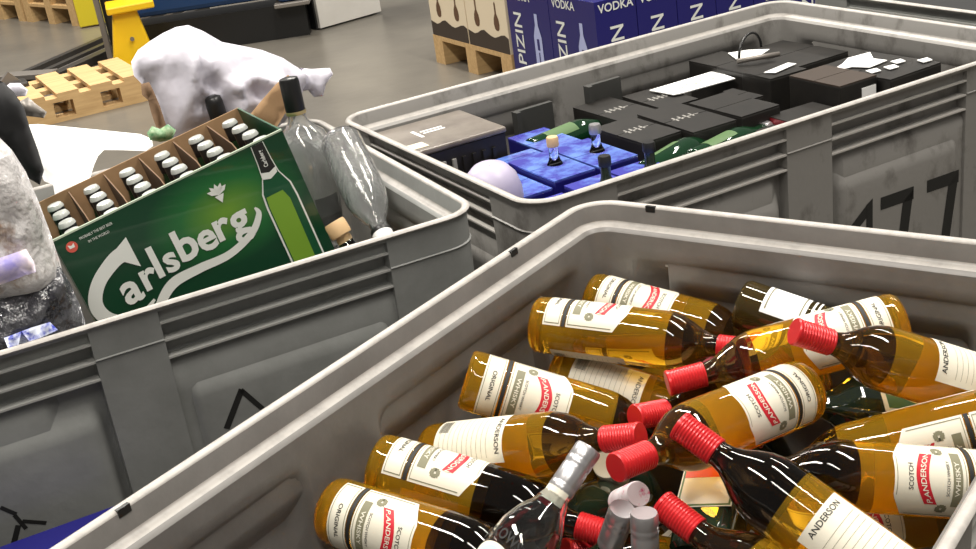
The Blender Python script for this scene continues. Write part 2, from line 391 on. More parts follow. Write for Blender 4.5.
W_ = [      # base and cap tip of every bottle in the bin: across from the left wall, depth from the far wall (minus), height from the rim
 ((0.041, -0.678, -0.15), (0.351, -0.651, -0.173), 62, 'whisky bottle nearest the left bin wall, front label with red banner facing up'),
 ((0.05, -0.6, -0.13), (0.346, -0.528, -0.195), -12, 'whisky bottle lying directly behind the frontmost one, thin strip of label on top'),
 ((0.064, -0.427, -0.094), (0.321, -0.294, -0.211), 58, 'whisky bottle by the left wall between the top left pair and the lower group'),
 ((0.048, -0.495, -0.176), (0.348, -0.46, -0.096), 215, 'whisky bottle with a pale back label, red cap touching the silver capped vodka'),
 ((0.055, -0.244, -0.1), (0.358, -0.174, -0.121), -14, 'large golden whisky bottle lying level in the far left corner of the heap'),
 ((0.043, -0.08, -0.133), (0.351, -0.056, -0.179), 24, 'whisky bottle tucked against the back wall behind the level golden one'),
 ((0.07, -0.237, -0.181), (0.37, -0.181, -0.247), 225, 'whisky bottle with broad cream back label below the level golden one'),
 ((0.525, -0.094, -0.088), (0.296, -0.304, -0.117), -36, 'whisky bottle at the back wall, base up right, large label upright'),
 ((0.673, -0.097, -0.168), (0.461, -0.276, -0.026), 150, 'whisky bottle whose red cap lies across the big upright label'),
 ((0.461, -0.26, -0.117), (0.372, -0.556, -0.077), -46, 'whisky bottle in the middle of the heap, red cap end facing the viewer'),
 ((0.7, -0.267, -0.188), (0.458, -0.45, -0.116), -52, 'whisky bottle at the right rim with the large red banner label'),
 ((0.692, -0.193, -0.137), (0.425, -0.336, -0.21), -108, 'whisky bottle with a long white reflection above the red banner label bottle'),
 ((0.708, -0.528, -0.173), (0.429, -0.51, -0.035), 150, 'whisky bottle slanting to the lower right corner, cap up left, pinstriped back label'),
 ((0.711, -0.599, -0.223), (0.423, -0.552, -0.112), 10, 'red capped bottle at the bottom edge left of the slanting one'),
 ((0.476, -0.378, -0.255), (0.708, -0.169, -0.255), 60, 'whisky bottle lowest at right, only white striped label showing'),
 ((0.397, -0.079, -0.21), (0.276, -0.359, -0.142), 30, 'buried whisky bottle whose red cap points left over the middle'),
 ((0.061, -0.079, -0.324), (0.318, -0.141, -0.159), 90, 'buried whisky bottle with a small red cap beside the big golden pair'),
 ((0.398, -0.302, -0.4), (0.267, -0.534, -0.236), 60, 'buried bottle with only its red cap beside the vodka shoulder'),
 ((0.08, -0.414, -0.188), (0.116, -0.187, -0.399), 20, 'buried whisky bottle behind the pale back label, at the left wall'),
]
def half_empty(z0):     # the same bottle with a larger air bubble at its shoulder
    b = MB(); pr = [q for q in PROF if q[1] < z0-.004]+[(BR, z0)]+[q for q in PROF if q[1] > z0+.004]
    b.lathe(pr, 40, mif=lambda p, q: 0 if q[1] <= z0+.0005 else 1); o = b.build('glass_body', ['amber', 'airdark'], smooth=1); me = o.data; bpy.data.objects.remove(o); return me
airy = {0: .158, 1: .140, 10: .178, 12: .172}
made = [whisky(*w) for w in W_]
# the deeper layer, seen only in gaps
for i in range(7):
    for j in range(2):
        o = copy_tree(whisky0); o.matrix_world = seat((.095+.095*i, -.08-.35*j, -.50), (.095+.095*i, -.39-.35*j, -.50), 50*i)
        o['label'] = 'whisky bottle buried deep under the heap, glimpsed through gaps'; o['group'] = 'whisky bottles in the deep layer'
for k, z0 in airy.items():
    for ch in made[k].children:
        if ch.name.startswith('glass_body'): ch.data = half_empty(z0)
# other spirits in the heap
def vodka_meshes(capmat='silver', glass='clear', textm=True):
    d = {}; o = [(.012, .006), (.032, .003), (.036, .0), (.0375, .006), (.0375, .150), (.036, .168), (.030, .186), (.020, .204), (.0145, .220), (.0135, .262)]
    inn = [(max(r-.0028, .002), z+(.005 if z < .1 else 0)) for r, z in o]
    b = MB(); b.lathe(o, 36, cap=False); n0 = len(b.v); b.lathe(list(reversed(inn)), 36, cap=False)
    b.f.append(tuple(reversed(range(36)))); b.m.append(0); b.f.append(tuple(range(len(b.v)-36, len(b.v)))); b.m.append(0)
    for k in range(36): b.f.append((36*9+k, 36*9+(k+1) % 36, n0+(k+1) % 36, n0+k)); b.m.append(0)
    d['glass_body'] = (b, [glass], 1)
    c = MB(); c.lathe([(.0145, .224), (.0151, .226), (.0151, .232), (.0147, .233), (.0151, .235), (.0151, .254), (.0144, .256), (.0152, .259), (.0152, .264), (.0148, .265), (.0152, .267), (.0152, .279), (.0140, .282)], 28); d['cap'] = (c, [capmat], 35)
    return d
vm = vodka_meshes()
f = MB(); r = .0381; lab_patch(f, r, .030, .124, -R_(60), R_(60), 0, top=lambda t: .016*sin(pi*t)); lab_patch(f, r+.0004, .060, .114, -R_(50), R_(50), 1, top=lambda t: .022*sin(pi*t)); 
lab_patch(f, r+.0008, .070, .108, -R_(26), R_(26), 4, top=lambda t: .014*sin(pi*t))
vs, fs = text_geo('MOSKOWSKA', .02)
f.add([cyl(r+.001, 0.139+v.y*.017+.012*cos(v.x*.015/.0381*1.4), v.x*.0135/.0381) for v in vs], fs, 2)
lab_patch(f, r+.0004, .036, .042, -R_(58), R_(58), 3)
vm['front_label'] = (f, ['paper', 'paleblue', 'ink', 'redink', 'card'], 1)
g = MB(); 
for i in range(1): lab_patch(g, .0150, .196+.012, .226, -R_(60), R_(80), 0, n=8)
lab_patch(g, .0155, .205, .214, -R_(140), -R_(60), 1, n=6)
vm['neck_label'] = (g, ['paper', 'redink'], 1)
mx = seat((0.288, -0.798, -0.204), (0.351, -0.572, -0.048), 5, L=.282)
bottle_from(vm, 'vodka_bottle', 'clear vodka bottle, silver screw cap and arched label, bottom middle of heap', None, mx)
vm2 = vodka_meshes('silver', 'darkglass')
mx = seat((0.28, -0.576, -0.379), (0.385, -0.571, -0.118), 0, L=.282)
bottle_from(vm2, 'spirit_bottle', 'bottle with a tilted silver cap, behind the upright silver cap', None, mx)
mx = seat((0.415, -0.608, -0.386), (0.42, -0.583, -0.105), 0, L=.282)
bottle_from(vm2, 'spirit_bottle', 'bottle with upright silver cap at the bottom edge beside a red cap', None, mx)
M['pinkcap'] = mat('pink_white_foil', (.78, .70, .72), .4, noise=(60, (.60, .08, .20), .36, .44, (1, 1, 1)))
pk = vodka_meshes('pinkcap', 'darkglass')
mx = seat((0.174, -0.418, -0.304), (0.374, -0.519, -0.133), 0, L=.282)
bottle_from(pk, 'spirit_bottle', 'bottle with crumpled pink and white foil cap', None, mx)
# dark square shouldered herbal liqueur bottles
def liqueur(label, b, t, roll, capm, lab):
    mx = seat(b, t, roll, L=.27)
    root = empty('liqueur_bottle', label, 'bottle', mx)
    b = MB(); b.lathe([(.030, 0), (.0345, .005), (.035, .02), (.035, .145), (.031, .165), (.019, .182), (.0145, .195), (.0135, .245)], 40, sq=5); b.build('glass_body', 'darkglass', root, smooth=35)
    b = MB(); b.lathe([(.0155, .200), (.016, .203), (.0155, .262), (.0145, .270)], 26, mif=lambda p, q: 1 if (lab == 'band' and p[1] > .26) else 0); b.build('cap', [capm, 'white'], root, smooth=30)
    X = .0356
    if lab == 'cream':
        f = MB(); f.box((X-.001, -.033, .055), (X, .033, .125), 0); 
        f.box((X-.0005, -.0315, .0565), (X+.0003, .0315, .1235), 1); f.box((X, -.029, .059), (X+.0006, .029, .121), 2); f.box((X+.0002, -.029, .103), (X+.0009, .029, .121), 3)
        f.build('front_label', ['paper', 'leafgreen', 'paper', 'orangeink'], root)
    else:
        f = MB(); f.box((X-.001, -.026, .05), (X, .026, .13), 0); f.box((X, -.021, .056), (X+.0004, .021, .124), 1); f.build('front_label', ['paper', 'leafgreen'], root)
        g = MB(); lab_patch(g, .0162, .236, .240, 0, 2*pi-.01, 0, n=20); put_text(g, 'CLUB', lambda x, y: cyl(.0163, .248+y, x/.016), .010, 1); g.build('neck_band', ['redink', 'white'], root)
    return root
M['leafgreen'] = mat('leaf_green_print', (.07, .14, .045), .5); M['orangeink'] = mat('orange_red_print', (.62, .07, .02), .5)
liqueur('dark liqueur bottle with square cream label edged in green and orange', (0.451, -0.523, -0.203), (0.374, -0.269, -0.156), -8, 'darkred', 'cream')
liqueur('dark green liqueur bottle with black banded neck and green label, behind the middle bottle', (0.596, -0.071, -0.222), (0.41, -0.252, -0.146), -30, 'black', 'band')
# wine bottle with dark red capsule
wm = {}
b = MB(); b.lathe([(.02, .006), (.034, 0), (.0365, .006), (.0365, .165), (.033, .185), (.020, .205), (.0145, .225), (.0140, .29)], 34); wm['glass_body'] = (b, ['darkglass'], 1)
b = MB(); b.lathe([(.0152, .222), (.0160, .226), (.0158, .285), (.0150, .292)], 26); wm['capsule'] = (b, ['darkred'], 35)
mx = seat((0.352, -0.074, -0.418), (0.292, -0.178, -0.152), 0, L=.292)
bottle_from(wm, 'wine_bottle', 'dark bottle with dull dark red capsule between the golden bottles at the back', None, mx)
om = {}
b = MB(); b.lathe([(.02, .006), (.034, 0), (.0365, .006), (.0365, .165), (.033, .185), (.020, .205), (.0145, .225), (.0140, .25)], 34); om['glass_body'] = (b, ['oliveglass'], 1)
b = MB(); b.lathe([(.0152, .24), (.0160, .242), (.0158, .265), (.0150, .27)], 26); om['cap'] = (b, ['black'], 35)
f = MB(); lab_patch(f, .0369, .035, .095, -R_(50), R_(50), 0); lab_patch(f, .0369, .101, .104, -R_(50), R_(50), 0); lab_patch(f, .0369, .108, .111, -R_(50), R_(50), 0)
for z0, z1 in ((.040, .042), (.088, .090)): lab_patch(f, .0372, z0, z1, -R_(40), R_(40), 1)
om['front_label'] = (f, ['white', 'olive'], 1)
M['oliveglass'] = mat('olive_brown_glass', (.16, .11, .03), .04, trans=.8, spec=.7)
mx = seat((0.293, -0.077, -0.105), (0.554, -0.056, -0.171), 12, L=.27)
bottle_from(om, 'spirit_bottle', 'brown bottle with small white label and stripes against the back wall', None, mx)
# bottle with a cream neck label seen in the middle gap
cm = {}
b = MB(); b.lathe([(.02, .006), (.034, 0), (.0365, .006), (.0365, .165), (.033, .185), (.022, .205), (.0175, .225), (.0170, .27)], 34); cm['glass_body'] = (b, ['darkglass'], 1)
b = MB(); b.lathe([(.0182, .215), (.0187, .217), (.0186, .268), (.0176, .272)], 26); cm['cap'] = (b, ['creamcap'], 35)
M['creamcap'] = mat('cream_foil', (.72, .66, .50), .5)
mx = seat((0.234, -0.278, -0.351), (0.291, -0.454, -0.152), 0, L=.272)
bottle_from(cm, 'spirit_bottle', 'dark bottle with a plain cream capsule beneath the facing red cap', None, mx)
# ---------------------------------------------------------------- contents of the numbered bin
from mathutils import noise as NZ
def PCm(u, v, z=0, a=0): return yawm(P2(PC, u, v, z), PC[2]+a)
def box_thing(name, label, cat, mx, w, d, h, m, group=None, bevel=.002, top=None):
    """a carton with body and lid flaps: origin at the centre of its top"""
    root = empty(name, label, cat, mx @ Matrix.Translation((0, 0, -h)), group)
    MB().box((-w/2, -d/2, 0), (w/2, d/2, h-.003)).build('body', m, root, bevel=bevel)
    t = MB(); t.box((-w/2, -d/2+.001, h-.003), (w/2, -.001, h)); t.build('lid_flap', top or m, root)
    t = MB(); t.box((-w/2, .001, h-.003), (w/2, d/2-.001, h)); t.build('lid_flap', top or m, root)
    return root
M['bluelid'] = mat('glossy_blue_lid', (.045, .045, .34), .25, coat=.6, noise=(13, (.13, .24, .66), .38, .55, (1, 1, 1)))
cols = ((.165, 'left'), (.263, 'middle'), (.361, 'right')); rows_ = ((.155, 'near'), (.385, 'second'), (.565, 'far'))
for cu, cn in cols:
    for rv, rn in rows_:
        if cn == 'left' and rn == 'far': continue
        d = (.17 if rn == 'far' else .225 if rn == 'near' else .18)
        if (cn, rn) == ('middle', 'far'): rv, d = .51, .065
        zt = -.088 - (.012 if (cn == 'left') else 0) - (.01 if rn == 'far' else 0)
        r = box_thing('gift_box', 'glossy blue gift box, %s row from the near wall, %s of the blue columns' % (rn, cn), 'box', PCm(cu, rv, zt, .01), .092, d-.006, .33, 'bluebox', 'blue gift boxes', top='bluelid')
        if (cn, rn) in (('middle', 'second'), ('right', 'second'), ('right', 'near'), ('middle', 'near')):
            dk = rn == 'near'
            b = MB(); b.lathe([(.016, 0), (.012, .008), (.0095, .016), (.0095, .045)], 18, cap=True); n_ = b.build('bottle_neck', 'darkglass' if dk else 'clear', r, smooth=40)
            oy = {'middle': 0, 'right': .0}[cn] + (.05 if dk else 0)
            n_.location = (0.01, oy, .33)
            b = MB(); b.lathe([(.0115, .036), (.0120, .038), (.0120, .052), (.0105, .055)], 18); s_ = b.build('stopper', 'black' if dk else ('cork' if cn == 'middle' else 'silver'), n_, smooth=35)
# black cartons
blk = [(.488, .415, .096, .17, -.080, 'first in the second row'), (.596, .395, .105, .20, -.078, 'with a cross mark, second row'), (.704, .375, .100, .17, -.074, 'third in the second row'),
       (.575, .615, .10, .20, -.095, 'by the back wall right of the grey flap'), (.68, .60, .095, .16, -.092, 'beside the white sheet'), (.775, .43, .028, .10, -.078, 'narrow, third row'),
       (.66, .20, .11, .13, -.100, 'low against the near wall'), (.785, .20, .12, .20, -.092, 'with a red edge near the wall'), (.92, .64, .10, .20, -.072, 'under the black loop handle'), (1.08, .63, .16, .22, -.088, 'in the far right corner'), (.905, .48, .10, .10, -.066, 'in front of the loop handle')]
for i, (u, v, w_, d, z, t) in enumerate(blk):
    r = box_thing('spirits_carton', 'flat black carton ' + t, 'box', PCm(u, v, z, (.02, -.03, .015)[i % 3]), w_, d, .32, 'blackcard', 'black cartons in the numbered bin')
    if i in (0, 1, 3, 4, 7):
        f = MB()
        for k in range(4): f.box((-w_*.25+k*w_*.13, -.012+.004*(k % 2), .32), (-w_*.25+k*w_*.13+.0035, .014, .3206))
        f.box((-w_*.3, -.001, .32), (w_*.3, .0015, .3206)); f.build('printed_mark', 'greyprint', r)
    if i == 7:
        f = MB(); f.box((-w_/2-.0006, -d/2, .25), (-w_/2, d/2, .318)); f.build('edge_strip', 'darkred', r)
M['brownblack'] = mat('brown_black_card', (.045, .032, .024), .5)
r = box_thing('spirits_carton', 'tall brown black carton with a white sticker on its side face', 'box', PCm(.905, .300, -.050, .0), .10, .15, .34, 'blackcard', 'black cartons in the numbered bin', top='brownblack')
MB().box((.049, -.0756, .285), (.0499, -.0750, .290)).box((.008, -.0760, .270), (.046, -.0750, .322)).build('sticker', 'white', r)
r = box_thing('spirits_carton', 'black carton under torn white paper labels, right of the stickered one', 'box', PCm(1.035, .30, -.058, .05), .15, .20, .34, 'blackcard', 'black cartons in the numbered bin')
def flat(name, label, cat, pts, z, th, m, drop=None, parent=None):
    b = MB(); q = [P2(PC, u, v, z+(drop[i] if drop else 0)) for i, (u, v) in enumerate(pts)]; n = len(q)
    up = Vector((0, 0, th)); b.add(q+[p+up for p in q], [tuple(reversed(range(n))), tuple(range(n, 2*n))]+[(i, (i+1) % n, (i+1) % n+n, i+n) for i in range(n)])
    o = b.build(name, m, fixn=True)
    return tag(o, label, cat)
flat('paper_label', 'torn white paper label with a long tail, on the right black carton', 'paper', [(.93, .335), (.985, .325), (1.0, .29), (1.06, .30), (1.055, .335), (1.09, .38), (1.03, .385), (.99, .36)], -.0555, .0015, 'white')
for k, (u, v) in enumerate(((.985, .265), (1.025, .255), (1.065, .275), (1.10, .235))):
    flat('paper_scrap', ('small white paper scrap nearest the stickered carton', 'small white paper scrap second from the stickered carton', 'small white paper scrap third from the stickered carton', 'smallest white paper scrap at the near wall')[k], 'paper', [(u-.014, v-.01), (u+.01, v-.012), (u+.018, v+.01), (u-.008, v+.014)], -.0555, .0015, 'white')
flat('paper_label', 'narrow white paper strip on the black carton before the handle', 'paper', [(.872, .475), (.885, .452), (.960, .470), (.955, .492)], -.0635, .0015, 'white')
o = flat('paper_sheet', 'white paper sheet lying on black cartons by the back wall', 'paper', [(.69, .652), (.70, .575), (.715, .570), (.862, .562), (.878, .655)], -.088, .002, 'white')
f = MB()
for k in range(5): q = [P2(PC, .735+.022*k, .60+.012*(k % 2), -.0858), P2(PC, .748+.022*k, .60+.012*(k % 2), -.0858), P2(PC, .748+.022*k, .606+.012*(k % 2), -.0858), P2(PC, .735+.022*k, .606+.012*(k % 2), -.0858)]; f.add(q, [(0, 1, 2, 3)])
f.build('printed_line', 'olive', o)
flat('paper_label', 'white label under the black loop handle', 'paper', [(.93, .64), (.97, .61), (1.03, .64), (1.0, .68), (.955, .70)], -.0695, .0015, 'white')
b = MB(); hp = []
for k in range(13):
    a = pi*k/12; hp.append(P2(PC, .985-.05*cos(a), .655-.02*cos(a), -.068+.045*sin(a)))
b.tube(hp, .0032, 8); root = b.build('carry_handle', 'black', smooth=1); tag(root, 'black plastic loop handle standing up over a white label', 'handle')
b = MB(); b.tube([P2(PC, .90, .60, -.062), P2(PC, .93, .575, -.058), P2(PC, .99, .56, -.060)], .006, 8); tag(b.build('plastic_strap', 'steel2', smooth=1), 'grey plastic strap lying in front of the loop handle', 'strap')
# two grey panels standing at the back wall
for k, (u0, u1, z, t) in enumerate(((.375, .475, -.070, 'left of the dark one, by the blue boxes'), (.565, .66, -.058, 'nearer the white sheet'))):
    b = MB(); b.box((0, 0, -.30), (u1-u0, .012, 0)); b.box((0, -.010, -.30), (.012, 0, 0)); tag(b.build('divider_panel', 'darkgreycard', mx=PCm(u0, .715, z, .03)), 'dark grey board at the back wall, ' + t, 'board')
# green bottles in the gaps
gm = {}
b = MB(); b.lathe([(.02, .004), (.030, 0), (.032, .006), (.032, .140), (.026, .165), (.014, .195), (.0125, .235)], 28); gm['glass_body'] = (b, ['greenglass'], 1)
b = MB(); b.lathe([(.0135, .222), (.0138, .225), (.0138, .240), (.0125, .243)], 20); gm['cap'] = (b, ['silver'], 35)
f = MB(); lab_patch(f, .0324, .04, .12, -R_(30), R_(30), 0, n=8); gm['front_label'] = (f, ['leafgreen'], 1)
gb = None
for (u, v, z, a, t, rl) in ((.43, .60, -.125, 10, 'by the grey board behind the blue boxes', 20), (.475, .275, -.115, 20, 'at the near wall, left one of two', -30), (.585, .255, -.118, 14, 'at the near wall, right one of two', 0)):
    A = P2(PC, u-.10*cos(R_(a)), v-.10*sin(R_(a)), z-.0); B = P2(PC, u+.1*cos(R_(a)), v+.1*sin(R_(a)), z+.005)
    lb = 'green glass bottle lying in the numbered bin, ' + t
    if gb is None: gb = bottle_from(gm, 'green_bottle', lb, 'green bottles in the numbered bin', aim(A, B, R_(rl)))
    else: c = copy_tree(gb); c.matrix_world = aim(A, B, R_(rl)); c['label'] = lb
# black topped box at the left end
root = empty('display_box', 'black ribbed box with a dull brown top at the left end', 'box', PCm(.158, .655, -.042, 0))
MB().box((-.105, -.10, -.30), (.105, .10, -.012)).build('body', 'blackcard', root, bevel=.002)
MB().box((-.108, -.103, -.012), (.108, .103, 0)).build('lid', 'browntop', root, bevel=.004)
for k in range(8):
    MB().box((-.092+.023*k, -.106, -.16+.01*(k % 3)), (-.084+.023*k, -.10, -.035)).build('rib', 'greyprint' if k < 4 else 'blackcard', root)
f = MB(); f.box((-.045, -.02, 0), (-.038, .035, .001)); f.box((-.03, .0, 0), (.02, .006, .001)); f.box((-.03, .015, 0), (.02, .021, .001)); f.build('tape_strip', 'white', root)
MB().box((-.10, -.085, 0), (-.06, -.05, .0012)).build('sticker', 'creamcap', root)
# hidden cartons carrying the layer
for k in range(3):
    r = box_thing('shipping_carton', 'large brown carton under the upper layer, %s' % ('left', 'middle', 'right')[k], 'box', PCm(.23+.36*k, .39, -.425), .34, .60, .17, 'card', 'cartons at the bottom of the numbered bin')
# ---------------------------------------------------------------- soft things
def inside(p, poly):
    c = False; n = len(poly); x, y = p
    for i in range(n):
        x1, y1 = poly[i]; x2, y2 = poly[i-1]
        if (y1 > y) != (y2 > y) and x < (x2-x1)*(y-y1)/(y2-y1)+x1: c = not c
    return c
def edged(p, poly):
    best = 1e9; n = len(poly); P = Vector(p)
    for i in range(n):
        a = Vector(poly[i-1]); b = Vector(poly[i]); t = max(0, min(1, (P-a).dot(b-a)/max((b-a).length_squared, 1e-9))); best = min(best, (P-a-(b-a)*t).length)
    return best
def soft(name, label, cat, org, xd, yd, poly, thick, m, sp=.02, rim=.05, amp=.02, fr=9, seed=0, lean=None, parent=None, group=None):
    """a crumpled, closed, thick body: poly in metres in the plane (xd, yd) through org"""
    xd = Vector(xd).normalized(); yd = Vector(yd).normalized(); nd = xd.cross(yd).normalized()
    pl = []
    n = len(poly)
    for i in range(n):
        a = Vector(poly[i]); b = Vector(poly[(i+1) % n]); k = max(1, int((b-a).length/sp))
        pl += [tuple(a.lerp(b, j/k)) for j in range(k)]
    pts = [Vector(p) for p in pl]; nb_ = len(pts)
    xs = [p[0] for p in pl]; ys = [p[1] for p in pl]; rnd = random.Random(seed)
    y = min(ys)
    while y < max(ys):
        x = min(xs)
        while x < max(xs):
            q = (x+rnd.uniform(-.25, .25)*sp, y+rnd.uniform(-.25, .25)*sp)
            if inside(q, pl) and edged(q, pl) > sp*.5: pts.append(Vector(q))
            x += sp
        y += sp
    r = geometry.delaunay_2d_cdt(pts, [(i, (i+1) % nb_) for i in range(nb_)], [], 1, 1e-5)
    V, Fs = r[0], r[2]
    b = MB(); ed = [0 if i < nb_ else edged(tuple(v), pl) for i, v in enumerate(V)]
    def off(i, s):
        v = V[i]; t = min(1, ed[i]/rim); h = thick*math.sqrt(max(0, 1-(1-t)**2))
        w_ = Vector((v.x*fr, v.y*fr, seed*3.7+s))
        ridge = (1-abs(NZ.noise(w_))*2.2) + .5*(1-abs(NZ.noise(w_*2.3))*2.2)
        return h + amp*t*(ridge-.7)
    bend = lean or (lambda x, y: 0)
    for s in (1, -1):
        for i, v in enumerate(V): b.v.append(Vector(org)+xd*v.x+yd*v.y+nd*(s*off(i, s)+bend(v.x, v.y)))
    N = len(V)
    for f in Fs:
        b.f.append(tuple(f)); b.m.append(0); b.f.append(tuple(N+i for i in reversed(f))); b.m.append(0)
    # close the border
    for i in range(nb_): j = (i+1) % nb_; b.f.append((i, N+i, N+j, j)); b.m.append(0)
    o = b.build(name, m, parent, smooth=1, fixn=True)
    if parent is None: tag(o, label, cat, group)
    return o
def pxpoly(pts, ref, org, xd, yd):
    """outline points read off the photograph, measured on the upright plane through org"""
    xd = Vector(xd).normalized(); yd = Vector(yd).normalized(); nd = xd.cross(yd); out = []
    for x, y in pts:
        d = ray(x, y); t = (org-CAM).dot(nd)/d.dot(nd); P = CAM+d*t-org; out.append((P.dot(xd), P.dot(yd)))
    return out
UB = Vector((cos(PB[2]), sin(PB[2]), 0)); VB = Vector((-sin(PB[2]), cos(PB[2]), 0)); ZU = Vector((0, 0, 1))
def soft_px(name, label, cat, uv, outline, thick, m, tilt=0, **k):
    org = P2(PB, *uv); yd = (ZU*cos(tilt)+VB*sin(tilt)).normalized()
    return soft(name, label, cat, org, UB, yd, pxpoly(outline, None, org, UB, yd), thick, m, **k)
# lilac plastic at the left end of the numbered bin
oc = P2(PC, .105, .335, -.098); XC = Vector((cos(PC[2]+1.9), sin(PC[2]+1.9), 0))
b = MB(); b.lathe([(.001, .072), (.016, .070), (.030, .062), (.041, .045), (.047, .02), (.048, 0), (.046, -.10), (.043, -.102), (.045, 0), (.044, .018), (.038, .042), (.028, .057), (.014, .066), (.001, .068)], 36, cap=False)
o = b.build('plastic_cover', 'lilac', smooth=1, mx=Matrix.Translation(oc) @ Matrix.Rotation(.25, 4, 'X') @ Matrix.Scale(1.35, 4, XC)); tag(o, 'pale lilac rounded plastic cover leaning in the left corner of the numbered bin', 'plastic')
# white plastic and paper behind the beer carton
bag = soft_px('plastic_bag', 'big crumpled white plastic bag heaped behind the beer carton', 'bag', (-.30, .72, .12),
  [(131, 62), (138, 50), (150, 41), (163, 33), (176, 27), (188, 25), (203, 31), (222, 42), (243, 46), (262, 50), (283, 58), (298, 68), (308, 75), (300, 100), (285, 122), (255, 142), (215, 152), (175, 148), (160, 128), (152, 105), (146, 88), (134, 76)], .08, 'bagwhite', tilt=.25, sp=.010, rim=.10, amp=.075, fr=8, seed=3)
soft_px('foam_scrap', 'ragged white foam scrap sticking out right of the black capped bottle', 'foam', (-.03, .72, .16), [(300, 68), (312, 69), (330, 68), (333, 74), (326, 84), (323, 96), (314, 97), (308, 90), (300, 92)], .02, 'bagwhite', sp=.008, rim=.02, amp=.012, fr=30, seed=5)
soft_px('paper_sheet', 'smooth bright white paper sheet folded over the left end of the beer bottles', 'paper', (-.50, .52, .05),
  [(22, 125), (38, 124), (90, 129), (140, 134), (152, 139), (153, 146), (146, 151), (118, 150), (104, 150), (98, 156), (94, 165), (90, 178), (76, 188), (62, 203), (56, 200), (53, 185), (44, 181), (38, 165), (30, 145)], .006, 'white', tilt=.8, sp=.014, rim=.02, amp=.004, fr=5, seed=6)
soft_px('black_bag', 'black fabric bag at the far left edge beside the white paper', 'bag', (-.62, .50, .10), [(-12, 76), (3, 82), (14, 92), (24, 108), (30, 128), (38, 150), (44, 170), (40, 185), (28, 178), (14, 160), (0, 142), (-12, 135)], .04, 'blackcloth', sp=.014, rim=.04, amp=.01, fr=8, seed=8)
soft_px('plastic_scrap', 'small white plastic scrap above the black bag', 'plastic', (-.60, .62, .2), [(4, 88), (10, 83), (20, 83), (28, 90), (26, 96), (14, 97)], .012, 'bagwhite', sp=.008, rim=.02, amp=.006, fr=20, seed=9)
soft_px('grey_clip', 'grey metal clamp at the right side of the black bag', 'clamp', (-.58, .56, .16), [(18, 102), (28, 97), (36, 104), (47, 112), (44, 118), (26, 116), (22, 122)], .012, 'steel2', sp=.008, rim=.012, amp=.004, fr=20, seed=10)
soft_px('cardboard_flap', 'brown cardboard flap standing between the white bag and black capped bottle', 'cardboard', (-.16, .60, .14), [(247, 118), (262, 100), (276, 84), (288, 75), (297, 80), (294, 98), (286, 112), (275, 130), (262, 128)], .005, 'card', sp=.012, rim=.008, amp=.003, fr=14, seed=11)
soft_px('cardboard_strip', 'narrow brown cardboard strip left of the white plastic bag', 'cardboard', (-.42, .66, .14), [(141, 84), (149, 82), (154, 92), (160, 106), (167, 128), (157, 130), (151, 112), (148, 100), (142, 95)], .006, 'cardred', sp=.01, rim=.008, amp=.003, fr=14, seed=12)
soft_px('green_wrapper', 'pale green crumpled wrapper behind the beer bottle caps', 'wrapper', (-.37, .55, .08), [(147, 133), (152, 126), (160, 129), (168, 124), (176, 130), (172, 140), (160, 142), (150, 140)], .010, 'greenfilm', sp=.007, rim=.015, amp=.010, fr=40, seed=13)
# stretch wrapped pack in the left corner
root = empty('wrapped_pack', 'stretch wrapped bottle pack in clear crinkled film at the left edge', 'pack', Matrix.Identity(4))
soft_px('film_wrap', None, None, (-.72, .16, .05), [(-30, 118), (0, 138), (12, 150), (26, 172), (38, 200), (50, 232), (60, 262), (66, 285), (20, 300), (-30, 315)], .07, 'film', sp=.014, rim=.06, amp=.03, fr=12, seed=15, parent=root)
soft_px('dark_tray', None, None, (-.72, .13, -.03), [(-30, 300), (0, 291), (30, 278), (60, 266), (70, 283), (80, 305), (88, 330), (92, 345), (40, 358), (-30, 378)], .05, 'filmdark', sp=.012, rim=.04, amp=.02, fr=16, seed=16, parent=root)
soft_px('printed_label', None, None, (-.72, .075, .03), [(-20, 268), (0, 258), (26, 249), (34, 262), (36, 272), (0, 285), (-20, 292)], .008, 'lilacprint', sp=.012, rim=.02, amp=.004, fr=16, seed=17, parent=root)
soft_px('blue_label', None, None, (-.72, .065, -.06), [(4, 338), (30, 328), (50, 322), (58, 330), (40, 338), (8, 348)], .006, 'blueprint', sp=.012, rim=.02, amp=.004, fr=16, seed=18, parent=root)
# ---------------------------------------------------------------- beer carton
CM = Matrix(((.895, -.398, -.201, -.657), (.399, .916, -.038, 1.817), (.199, -.046, .979, .061+RIM), (0, 0, 0, 1)))
CW, CDp, CH = .40, .268, .24
ct = empty('beer_carton', 'open green beer carton with large white lettering, tilted in the left bin', 'carton', CM)
g = MB(); g.box((0, 0, -CH), (CW, .003, 0)); fp = g.build('front_panel', 'green', ct)
g = MB(); g.box((0, -.0006, -.0022), (CW, .0035, .0008)); g.build('board_edge', 'paleedge', ct)
g = MB(); g.box((0, CDp-.003, -CH), (CW, CDp, .0)); g.build('back_panel', 'card', ct)
g = MB(); g.box((0, .003, -CH), (.003, CDp-.003, .0)); g.build('side_panel', 'green', ct)
g = MB(); g.box((CW-.003, .003, -CH), (CW, CDp-.003, 0)); g.build('side_panel', 'green', ct)
g = MB(); g.box((.003, .003, -CH), (CW-.003, CDp-.003, -CH+.003)); g.build('base_panel', 'card', ct)
g = MB(); g.box((-.012, CDp*.55, -.05), (.002, CDp, .055)); g.build('side_flap', 'tealcard', ct)
